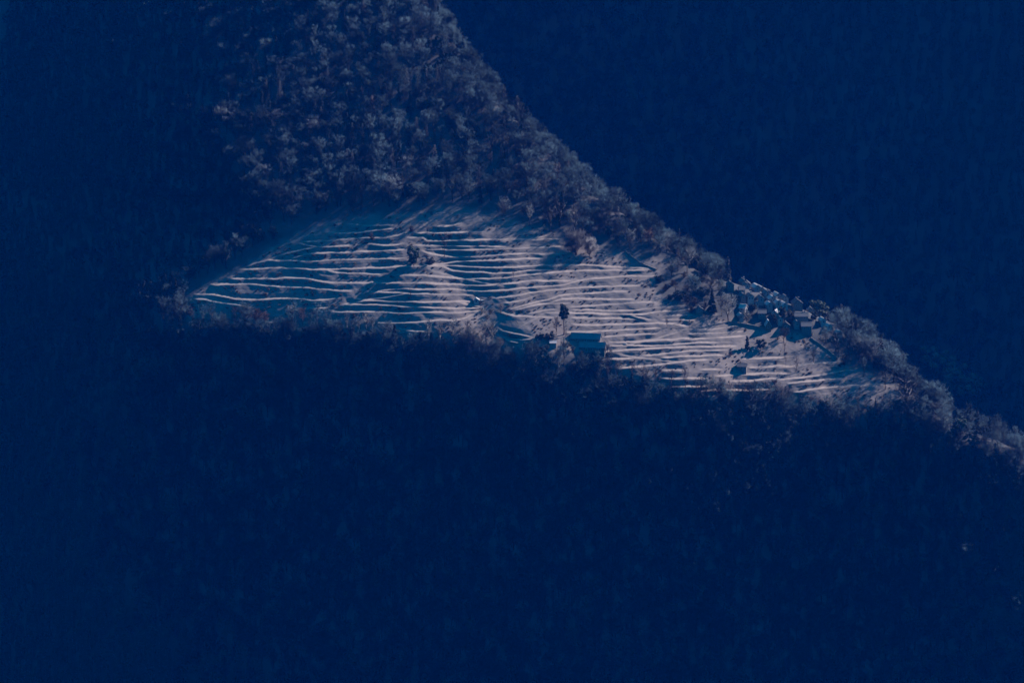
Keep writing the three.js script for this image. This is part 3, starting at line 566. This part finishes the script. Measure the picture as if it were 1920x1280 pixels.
T('round1', 1402, 610, 34, 'pale bare tree below the left houses of the hamlet', 'tree', 'pale', 'pale');
T('loose0', 1385, 605, 18, 'small bare tree on the wall at the left foot of the hamlet', 'tree', 'grey', 'grey');
T('round3', 1330, 545, 44, 'rounded bare tree topping the shaded bank left of the hamlet', 'tree', 'grey', 'grey');
T('round0', 1300, 556, 46, 'broad grey bare tree on the shaded bank right of the meadow', 'tree', 'grey', 'grey');
T('loose0', 1268, 552, 34, 'loose dark bare tree at the edge of the bank shadow', 'tree', 'dark', 'dark');
T('round3', 1287, 575, 30, 'low bare tree in the middle of the bank shadow', 'tree', 'grey', 'dark');
T('larch1', 1339, 500, 36, 'pale pointed larch on the crest, upper left of the hamlet', 'larch tree', 'grey', 'larch', { name: 'larch_tree', wide: 0.9 });
T('spruce1', 1373, 528, 50, 'dark slender spruce on the crest behind the left houses', 'spruce tree', 'dark', 'dark', { name: 'spruce_tree' });
T('round3', 1357, 515, 30, 'dim bare tree between the pale larch and the slender spruce', 'tree', 'grey', 'grey');
T('loose0', 1418, 522, 30, 'dim bare tree behind the roofs, left of its pair', 'tree', 'grey', 'dark');
T('round1', 1431, 524, 34, 'dim bare tree behind the roofs, right of its pair', 'tree', 'grey', 'dark');
T('spruce1', 1496, 552, 22, 'small dark conifer behind the upper right houses', 'spruce tree', 'dark', 'deep', { name: 'spruce_tree' });
[['scrub', 1413, 581, 'bush in front of the broad middle house, left side'], ['bush', 1433, 586, 'bush right above the pinkish level roof'], ['evergreen', 1467, 594, 'small tree right of the gleaming pale side wall'], ['scrub', 1484, 592, 'bush between the zigzag roof and the big dark house'], ['evergreen', 1450, 606, 'small tree left of the pale-walled house'], ['bush', 1482, 606, 'bush left of the longest house'], ['evergreen', 1526, 602, 'small tree between the longest house and the trellis'], ['bush', 1409, 594, 'bush left of the house with the pinkish level roof']]
  .forEach(([k, u, v, label]) => T(k, u, v, k === 'evergreen' ? 20 : 13, 'dark ' + label, k === 'evergreen' ? 'tree' : 'bush', 'dark', k === 'bush' ? 'dark' : 'deep', { name: k === 'evergreen' ? 'evergreen_tree' : 'garden_bush' }));
[[1236, 528, 9], [1248, 545, 11], [1262, 535, 10], [1275, 560, 12], [1290, 545, 11], [1303, 572, 13], [1318, 555, 12], [1322, 578, 11], [1284, 520, 10], [1310, 530, 11], [1255, 562, 9], [1296, 585, 10]]
  .forEach(([u, v, h], i) => T(i % 3 ? 'bush' : 'scrub', u, v, h * 1.4, 'dark scrub bush on the shaded bank left of the hamlet', 'bush', 'dark', i % 3 ? 'dark' : 'deep', { name: 'scrub_bush', group: 'scrub bushes on the shaded bank left of the hamlet', wide: 1.3 }));
[['scrub', 1062, 652, 12, 'at the left end wall of the upper barn'], ['bush', 1090, 668, 13, 'below the left end of the lower barn'], ['scrub', 1108, 670, 11, 'below the middle of the lower barn'], ['bush', 1128, 668, 12, 'below the right end of the lower barn'], ['scrub', 996, 655, 13, 'low on the path end, farthest left of the barn bushes'], ['scrub', 1013, 664, 15, 'in the shade left below the barn, under the smaller path-end bush'], ['bush', 1048, 668, 14, 'in the shade just left below the tiny blue-grey shed']]
  .forEach(([k, u, v, h, where]) => T(k, u, v, h, `dark bush ${where}`, 'bush', 'dark', k === 'bush' ? 'dark' : 'deep', { name: 'barn_bush', wide: 1.2 }));
// the dark and pale wood on the right of the hamlet
[['evergreen', 1590, 596, 36, 'olive'], ['evergreen', 1612, 604, 42, 'olive'], ['evergreen', 1632, 616, 34, 'dark']].forEach(([k, u, v, h, t], i) => T(k, u, v, h, `${['left', 'middle', 'right'][i]} one of three dark evergreens behind the right end of the hamlet`, 'tree', 'dark', t, { name: 'evergreen_tree', wide: 1.1 }));
[['round1', 1548, 646, 40, 'grey', 'bare tree partly hiding the lowest right houses'], ['round0', 1568, 660, 46, 'pale', 'pale bare tree over the two pale houses at the hamlet end'], ['round2', 1592, 664, 56, 'grey', 'high bare tree right of the two pale houses at the hamlet end'], ['round0', 1612, 680, 58, 'pale', 'pale wide bare tree in the middle of the right wood'],
  ['round2', 1638, 690, 66, 'pale', 'tallest pale bare tree of the right wood'], ['round1', 1655, 702, 58, 'grey', 'bare tree right of the tallest pale one in the right wood'], ['round2', 1676, 716, 74, 'grey', 'grey bare tree with a high dome where the right wood peaks'], ['round0', 1700, 764, 72, 'pale', 'great domed bare tree at the right tip of the meadow'],
  ['tall1', 1716, 770, 50, 'grey', 'narrow bare tree close behind the great domed one'], ['round3', 1738, 778, 46, 'grey', 'bare tree halfway from the great domed one down to the end of the crest'], ['round1', 1758, 790, 46, 'pale', 'pale rounded bare tree low on the right crest'], ['round3', 1779, 802, 36, 'pale', 'last pale bare tree low on the right crest'],
  ['evergreen', 1801, 812, 32, 'dark', 'dark tree just past the last pale one on the right crest'], ['round3', 1583, 688, 30, 'dark', 'low bare tree under the middle of the right wood'], ['tall0', 1620, 706, 42, 'grey', 'slim bare tree under the tallest pale one'], ['tall0', 1660, 730, 44, 'grey', 'slim bare tree where the right wood meets the meadow tip']]
  .forEach(([k, u, v, h, t, label]) => T(k, u, v, h, label, 'tree', t === 'pale' ? 'pale' : 'grey', t === 'dark' && k === 'evergreen' ? 'olive' : t));
[['evergreen', 1742, 690, 46], ['evergreen', 1768, 712, 56], ['evergreen', 1790, 738, 62], ['evergreen', 1812, 752, 58], ['evergreen', 1764, 764, 44], ['evergreen', 1832, 742, 40]].forEach(([k, u, v, h], i) => tree(k, [cast(u, v, FAR), 0], h * PX * 1.25, `${ORD[i]} of six dim dark trees on the far side, right of the crest`, 'tree', BARK.dark, LEAF.olive, { name: 'dim_tree', wide: 1.2 }));
// the row along the foot of the meadow, left half
[['round2', 308, 612, 66, 'grey', 'dim tall bare tree at the far left end of the row below the meadow'], ['round3', 332, 610, 70, 'grey', 'bushy bare tree at the left tip of the meadow'], ['tall0', 302, 600, 36, 'pale', 'pale slender tree outside the left tip of the meadow'], ['sapling', 360, 602, 30, 'russet', 'thin reddish sapling under the left tip of the meadow'],
  ['loose0', 397, 608, 50, 'grey', 'loose bare tree before the two lowest left ledges'], ['loose0', 380, 606, 40, 'grey', 'bare tree left of the loose one before the lowest left ledges'], ['loose1', 441, 606, 38, 'russet', 'reddish bare tree right of the loose one on the lower left'], ['round3', 457, 608, 50, 'grey', 'bare tree left of the reddish round bush'],
  ['bush', 480, 600, 26, 'russet', 'reddish round bush, left one of its pair'], ['bush', 497, 602, 22, 'russet', 'reddish round bush, right one of its pair'], ['loose0', 549, 612, 60, 'grey', 'largest bare tree on the lower left edge, over the lowest ledge'], ['round2', 566, 608, 36, 'russet', 'reddish bare tree at the right foot of the largest lower left tree'],
  ['loose0', 594, 610, 50, 'grey', 'loose bare tree right of the reddish one on the lower left edge'], ['loose1', 614, 610, 40, 'grey', 'thin bare tree ending the left part of the row'], ['tall0', 650, 616, 34, 'pale', 'pale upright tree opening the middle part of the row'], ['tall0', 673, 616, 26, 'pale', 'short pale tree second in the middle part of the row'],
  ['tall1', 687, 618, 36, 'pale', 'pale feathery tree third in the middle part of the row'], ['tall0', 698, 622, 32, 'pale', 'pale tree fourth in the middle part of the row'], ['round3', 732, 626, 30, 'pale', 'pale spreading tree at the end of the lowest left ledge'], ['tall0', 805, 638, 44, 'pale', 'pale upright tree below the crossing of the lower paths'],
  ['tall0', 826, 638, 36, 'pale', 'shorter pale tree right of the upright one below the path crossing'], ['tall1', 849, 640, 48, 'pale', 'pale feathery tree, tall, left of the slim pair under the brambles'], ['tall0', 862, 640, 38, 'pale', 'slim pale tree, left one of the pair under the brambles'], ['tall0', 877, 642, 46, 'pale', 'slim pale tree, right one of the pair under the brambles'],
  ['loose1', 888, 642, 30, 'grey', 'small grey tree right of the slim pair under the brambles'], ['tall1', 911, 648, 56, 'pale', 'tall pale tree rising to the brambles at the path junction'], ['tall0', 924, 648, 50, 'pale', 'pale tree touching the right of the tallest one at the junction'], ['bush', 935, 652, 22, 'russet', 'reddish low bush at the right end of the middle row'],
  ['round3', 980, 700, 32, 'pale', 'pale bare tree low in the gap left of the barn'], ['loose0', 1005, 696, 28, 'pale', 'second pale bare tree low in the gap left of the barn'], ['bush', 1070, 700, 16, 'russet', 'reddish bush below the lower barn'], ['tall0', 1034, 680, 22, 'pale', 'thin pale stem below the bushes left of the barn']]
  .forEach(([k, u, v, h, t, label]) => T(k, u, v, h, label, k === 'bush' ? 'bush' : k === 'sapling' ? 'sapling' : 'tree', t === 'pale' ? 'pale' : 'grey', t, { name: k === 'bush' ? 'bare_bush' : 'bare_tree', wide: k.startsWith('tall') ? 1.15 : 1 }));
// the thin row before the lowest right ledges
[[1140, 715, 46], [1159, 716, 48], [1186, 718, 46], [1206, 719, 40], [1230, 722, 42], [1259, 728, 46], [1285, 732, 52], [1313, 738, 40], [1336, 742, 44], [1352, 743, 40], [1369, 744, 36], [1384, 744, 34], [1401, 744, 34], [1427, 746, 32], [1440, 748, 38], [1452, 748, 40], [1464, 750, 36], [1478, 754, 40]]
  .forEach(([u, v, h], i) => T(i === 6 ? 'tall1' : i % 3 ? 'loose1' : 'loose0', u, v, h, i === 6 ? 'pale tall tree, seventh in the thin row before the lowest right ledges' : `dark thin bare tree, ${ORD[i]} of the row before the lowest right ledges`, 'tree', 'dark', i === 6 ? 'pale' : 'dark', { wide: 0.75 + 0.2 * (i % 2) }));
[[1500, 763, 28], [1520, 765, 30], [1537, 766, 28], [1556, 766, 22], [1577, 768, 36], [1588, 768, 32], [1610, 770, 44], [1624, 770, 28], [1642, 772, 28], [1656, 772, 38], [1668, 774, 36]]
  .forEach(([u, v, h], i) => T(i === 8 ? 'spruce1' : i % 2 ? 'loose1' : 'loose0', u, v, h, i === 8 ? 'small dark conifer in the row along the lowest ledge under the meadow tip' : `dark bare tree, ${ORD[i]} from the left in the row along the lowest ledge`, 'tree', 'dark', i === 8 ? 'deep' : 'dark', { wide: 0.7 }));
// the edge of the upper wood
[['tall1', 993, 424, 46, 'pale', 'pale bare tree standing free at the wood edge, left of the leaning birch'], ['tall0', 1033, 434, 52, 'pale', 'tall birch with a long leaning pale trunk at the edge of the upper wood'], ['round1', 1050, 424, 62, 'grey', 'bare tree right behind the leaning birch'], ['tall1', 1078, 442, 58, 'pale', 'tall pale tree just above the broad spreading tree'],
  ['round3', 945, 404, 44, 'pale', 'bare tree with lit twig tips above the top ledges'], ['round2', 1181, 466, 44, 'pale', 'pale egg-shaped bare tree at the wood edge right of the broad spreading tree'], ['round0', 1250, 470, 40, 'pale', 'pale bare tree on the crest, left of its neighbour and right of the egg-shaped one'], ['round2', 1295, 500, 44, 'pale', 'pale grey bare tree at the wood edge above the bank shadow'],
  ['round1', 1218, 462, 40, 'russet', 'reddish bare tree on the crest right of the egg-shaped one'], ['round3', 1268, 470, 34, 'pale', 'pale bare tree on the crest, right of its pale neighbour']]
  .forEach(([k, u, v, h, t, label]) => T(k, u, v, h, label, 'tree', 'pale', t));
[[678, 202, 46], [698, 222, 48], [734, 224, 34], [757, 218, 28], [770, 226, 36], [782, 250, 34], [800, 268, 36], [815, 272, 34], [825, 290, 38], [815, 304, 36], [893, 300, 46], [908, 262, 30], [919, 312, 44], [938, 330, 52], [1048, 350, 50], [1066, 336, 38], [1130, 348, 44], [1167, 366, 44]]
  .forEach(([u, v, h], i) => T(i % 2 ? 'larch0' : 'larch1', u, v, h, ['left one of two pointed larches high in the upper wood', 'right one of two pointed larches high in the upper wood'][i] ?? 'pointed bare larch catching the sun among the round trees of the upper wood', 'larch tree', 'grey', 'larch', { name: 'larch_tree', group: i < 2 ? undefined : 'pointed larches scattered over the upper wood', wide: 1.15 }));
[[425, 250, 60], [462, 252, 62], [490, 256, 66], [515, 258, 64], [536, 228, 40], [575, 250, 44], [590, 262, 50], [610, 262, 44], [440, 300, 44], [572, 300, 40], [512, 322, 40], [458, 330, 44], [500, 345, 44], [640, 320, 46], [665, 318, 50], [542, 400, 52], [562, 392, 50], [592, 402, 54], [610, 396, 44], [665, 376, 54], [718, 378, 60], [733, 372, 56], [700, 385, 48], [400, 400, 40], [760, 330, 46]]
  .forEach(([u, v, h], i) => T(['round0', 'round3', 'round1', 'round2'][i % 4], u, v, h, i === 23 ? 'thin pale stem standing alone in the dark left of the wood' : i > 14 ? `dim bare tree, ${ORD[i - 15]} of the line along the dark foot of the upper wood` : 'round bare tree whose top catches the sun in the left of the upper wood', 'tree', 'grey', i % 3 ? 'grey' : 'pale', { group: i === 23 ? undefined : i > 14 ? 'trees along the dark foot of the upper wood' : 'sunlit tree tops in the left of the upper wood', wide: 1.1 }));
{ // along the crest of the upper wood
  const line = [[790, -4], [880, 118], [950, 200], [1030, 280], [1120, 358], [1200, 418]];
  for (let i = 0; i < 30; i++) { const t = (i + 0.4) / 30 * 5, k = Math.min(4, Math.floor(t)), f = t - k, u = lerp(line[k][0], line[k + 1][0], f) - 7 + 8 * (rt() - 0.5), v = lerp(line[k][1], line[k + 1][1], f) + 16;
    T(['round0', 'round1', 'round3', 'round2', 'larch0'][i % 5], u, v, 34 + 16 * rt(), `bare tree, ${ORD[i]} from the top of the line along the crest of the upper wood`, 'tree', 'grey', 'grey', { group: 'trees along the crest of the upper wood' }); }
}
// dim crowns low on the right of the shaded wood
[[1716, 1215, 44], [1745, 1210, 48], [1772, 1214, 50], [1800, 1222, 46], [1850, 1218, 52], [1905, 1212, 44], [1635, 1246, 40], [1745, 1278, 44], [1772, 1270, 48], [1795, 1060, 60], [1870, 1095, 60], [1815, 1130, 50]]
  .forEach(([u, v, h]) => T(['round0', 'round3', 'round1'][u % 3], u, v, h, 'dim pale crown showing in the shaded wood at the lower right', 'tree', 'grey', 'grey', { group: 'dim pale crowns in the lower right of the shaded wood', wide: 1.15 }));

const GLADES = [[[500, 446], [530, 424], [600, 408], [700, 392], [860, 382], [940, 392], [1000, 425], [1040, 438], [900, 440], [690, 425], [560, 452]], [[1360, 515], [1480, 520], [1565, 570], [1562, 622], [1520, 640], [1500, 640], [1360, 610]]];
const GLADE = (u, v) => GLADES.some((g) => inside(g, u + 26 * noise(u / 40, v / 30, 80), v + 14 * noise(u / 30, v / 40, 81)));

// ---------------------------------------------------------------- the woods: masses of bare trees
{
  const r = rng(41), kinds = ['round0', 'round1', 'round2', 'round3', 'tall0', 'larch0', 'spruce1', 'evergreen', 'loose0'];
  const merged = {};
  for (const k of kinds) {                       // trunk and twigs in one, their tones kept apart by vertex colour
    const paint = (g, c) => { const q = g.clone(), a = new Float32Array(q.attributes.position.count * 3); for (let i = 0; i < a.length; i += 3) a.set(c, i); q.setAttribute('color', new THREE.BufferAttribute(a, 3)); return q; };
    const tw = { larch0: [0.105, 0.125, 0.145], spruce1: [0.009, 0.014, 0.011], evergreen: [0.014, 0.02, 0.015] }[k] ?? [0.07, 0.13, 0.175];  // near-black conifers carry the painted edge darkening
    merged[k] = mergeGeometries([paint(KIND[k].trunk, [0.1, 0.115, 0.12]), paint(KIND[k].crown, tw)]);
  }
  const m = matt(0xffffff, { vertexColors: true });
  const plots = { upper_wood: {}, lower_wood: {}, far_wood: {} };
  const put = (plot, kind, p, s, tone) => { (plots[plot][kind] ??= []).push([p, s, r() * 6.28, tone]); };
  const pick = (list) => { let x = r(); for (const [k, w] of list) { if ((x -= w) < 0) return k; } return list[0][0]; };
  for (let y = -225; y < 215; y += 4) {
    const yb = along(BOTTOM, 0);
    for (let s = -330; s < 340; s += 5.2) {
      const ss = s + (r() - 0.5) * 4.4, yy = y + (r() - 0.5) * 3.6;
      const upper = yy > along(TOP, ss) - 3;
      if (ss > crest(yy) + 70) continue;
      const p = spurPoint(ss, yy), [u, v] = toPhoto(p);
      if (u < -90 || u > 2010 || v < -90 || v > 1340) continue;
      const near = Math.abs(yy) < 90 ? edgeDistance(MEADOW, ss, yy) : -50;
      if (near > -2.5 || GLADE(u, v)) continue;
      if (standing.some((q) => Math.abs(q.x - p.x) < 3.2 && Math.abs(q.y - p.y) < 4 && Math.abs(q.z - p.z) < 6)) continue;
      const k = r() < EDGE_SHADE(ss, yy) ? pick([['spruce1', 0.7], ['evergreen', 0.3]]) : upper ? pick([['round0', 0.2], ['round1', 0.2], ['round2', 0.16], ['round3', 0.14], ['tall0', 0.1], ['larch0', 0.09], ['spruce1', 0.04], ['evergreen', 0.04], ['loose0', 0.03]]) : pick([['round0', 0.15], ['round1', 0.15], ['round2', 0.15], ['round3', 0.1], ['tall0', 0.16], ['loose0', 0.15], ['evergreen', 0.1], ['spruce1', 0.04]]);  // dark conifers crowd the edges to stand in for shade there
      const left = smooth(-130, -210, ss) * smooth(30, 60, yy);
      put(upper ? 'upper_wood' : 'lower_wood', k, p, (0.66 + 0.42 * r()) * (1 + 0.3 * smooth(90, 170, ss) * smooth(-60, -40, yy)), (0.72 + 0.55 * r()) * (1 + 0.3 * noise(ss / 28, yy / 22, 30)));
    }
  }
  for (let y = -60; y < 175; y += 3.4) for (let k = 0; k < 4; k++) {       // thicker growth along the crest
    const yy = y + 3 * r(), ss = crest(yy) - 14 + 26 * r(), p = spurPoint(ss, yy), [u, v] = toPhoto(p);
    if (edgeDistance(MEADOW, ss, yy) > -3.5 || GLADE(u, v) || (yy < 24 && yy > -22 && u < 1600) || standing.some((q) => q.distanceTo(p) < 4)) continue;
    put(yy > along(TOP, ss) - 3 ? 'upper_wood' : 'lower_wood', pick([['round0', 0.3], ['round1', 0.25], ['round3', 0.25], ['tall0', 0.12], ['evergreen', 0.08]]), p, 0.6 + 0.45 * r(), 0.75 + 0.5 * r());
  }
  for (let y = -320; y < 110; y += 6.5) for (let x = -160; x < 460; x += 7) {
    const xx = x + (r() - 0.5) * 7, yy = y + (r() - 0.5) * 6, z = FAR(xx, yy);
    put('far_wood', r() < smooth(60, 420, x + 0.9 * y + 90) ? pick([['spruce1', 0.7], ['evergreen', 0.3]]) : pick([['round0', 0.5], ['round1', 0.5]]), V(xx, yy, z), 0.75 + 0.5 * r(), 0.95 + 0.2 * r());  // more dark conifers up and to the right, painting that corner darker
  }
  const M = new THREE.Matrix4(), Q = new THREE.Quaternion(), Y = V(0, 1, 0), C = new THREE.Color();
  const say = { upper_wood: 'leafless wood covering the slope above the terraced meadow', lower_wood: 'dark shaded wood covering the steep slope below the meadow', far_wood: 'dim shaded wood on the far valley side behind the crest' };
  for (const [plot, by] of Object.entries(plots)) {
    const o = new THREE.Group(); o.name = plot; tag(o, say[plot], 'wood', null, 'stuff');
    for (const [k, list] of Object.entries(by)) {
      const im = new THREE.InstancedMesh(merged[k], m, list.length); im.name = 'trees'; im.userData.kind = 'stuff';
      list.forEach(([p, s, a, t], i) => { M.compose(p, Q.setFromAxisAngle(Y, a), V(s * (0.9 + 0.2 * ((i * 37 % 11) / 11)), s, s)); im.setMatrixAt(i, M); im.setColorAt(i, C.setRGB(t, t * (0.97 + 0.05 * ((i * 13 % 7) / 7)), t)); });
      o.add(im);
    }
    scene.add(shadows(o));
  }
}

{ // dead bracken and grass tussocks on the banks between the ledges
  const r = rng(66), B = new Bits();
  for (let k = 0; k < 70; k++) { const a = r() * 6.28, d = V(Math.cos(a) * (0.3 + 0.7 * r()), 0.5 + 0.7 * r(), Math.sin(a) * (0.3 + 0.7 * r())).normalize(); B.sliver(V((r() - 0.5) * 0.5, -0.1, (r() - 0.5) * 0.5), d, 0.4 + 0.6 * r(), 0.16, r); }
  const list = [];
  for (let k = 0; k < 26000; k++) {
    const x = lerp(-190, 225, r()), y = lerp(-46, 62, r());
    if (r() > 0.25 + 0.9 * noise(x / 13, y / 8, 61) + 0.5 * noise(x / 4, y / 3, 62) || edgeDistance(MEADOW, x, y) < 0.5) continue;
    const q = ledgesAt(x); if (q.some(([yk]) => Math.abs(y - yk) < 0.75)) continue;
    list.push([spurPoint(x, y), 0.45 + 0.75 * r(), r() * 6.28]);
  }
  const im = new THREE.InstancedMesh(B.geometry(), matt(rgb(0.085, 0.075, 0.07)), list.length), M = new THREE.Matrix4(), Q = new THREE.Quaternion(), Y = V(0, 1, 0);
  list.forEach(([p, s, a], i) => im.setMatrixAt(i, M.compose(p, Q.setFromAxisAngle(Y, a), V(s * 1.3, s, s * 1.3))));
  im.name = 'tussock_grass'; scene.add(shadows(tag(im, 'dead bracken and grass tussocks scattered over the banks of the terraced meadow', 'grass', null, 'stuff')));
}
renderer.render(scene, camera);
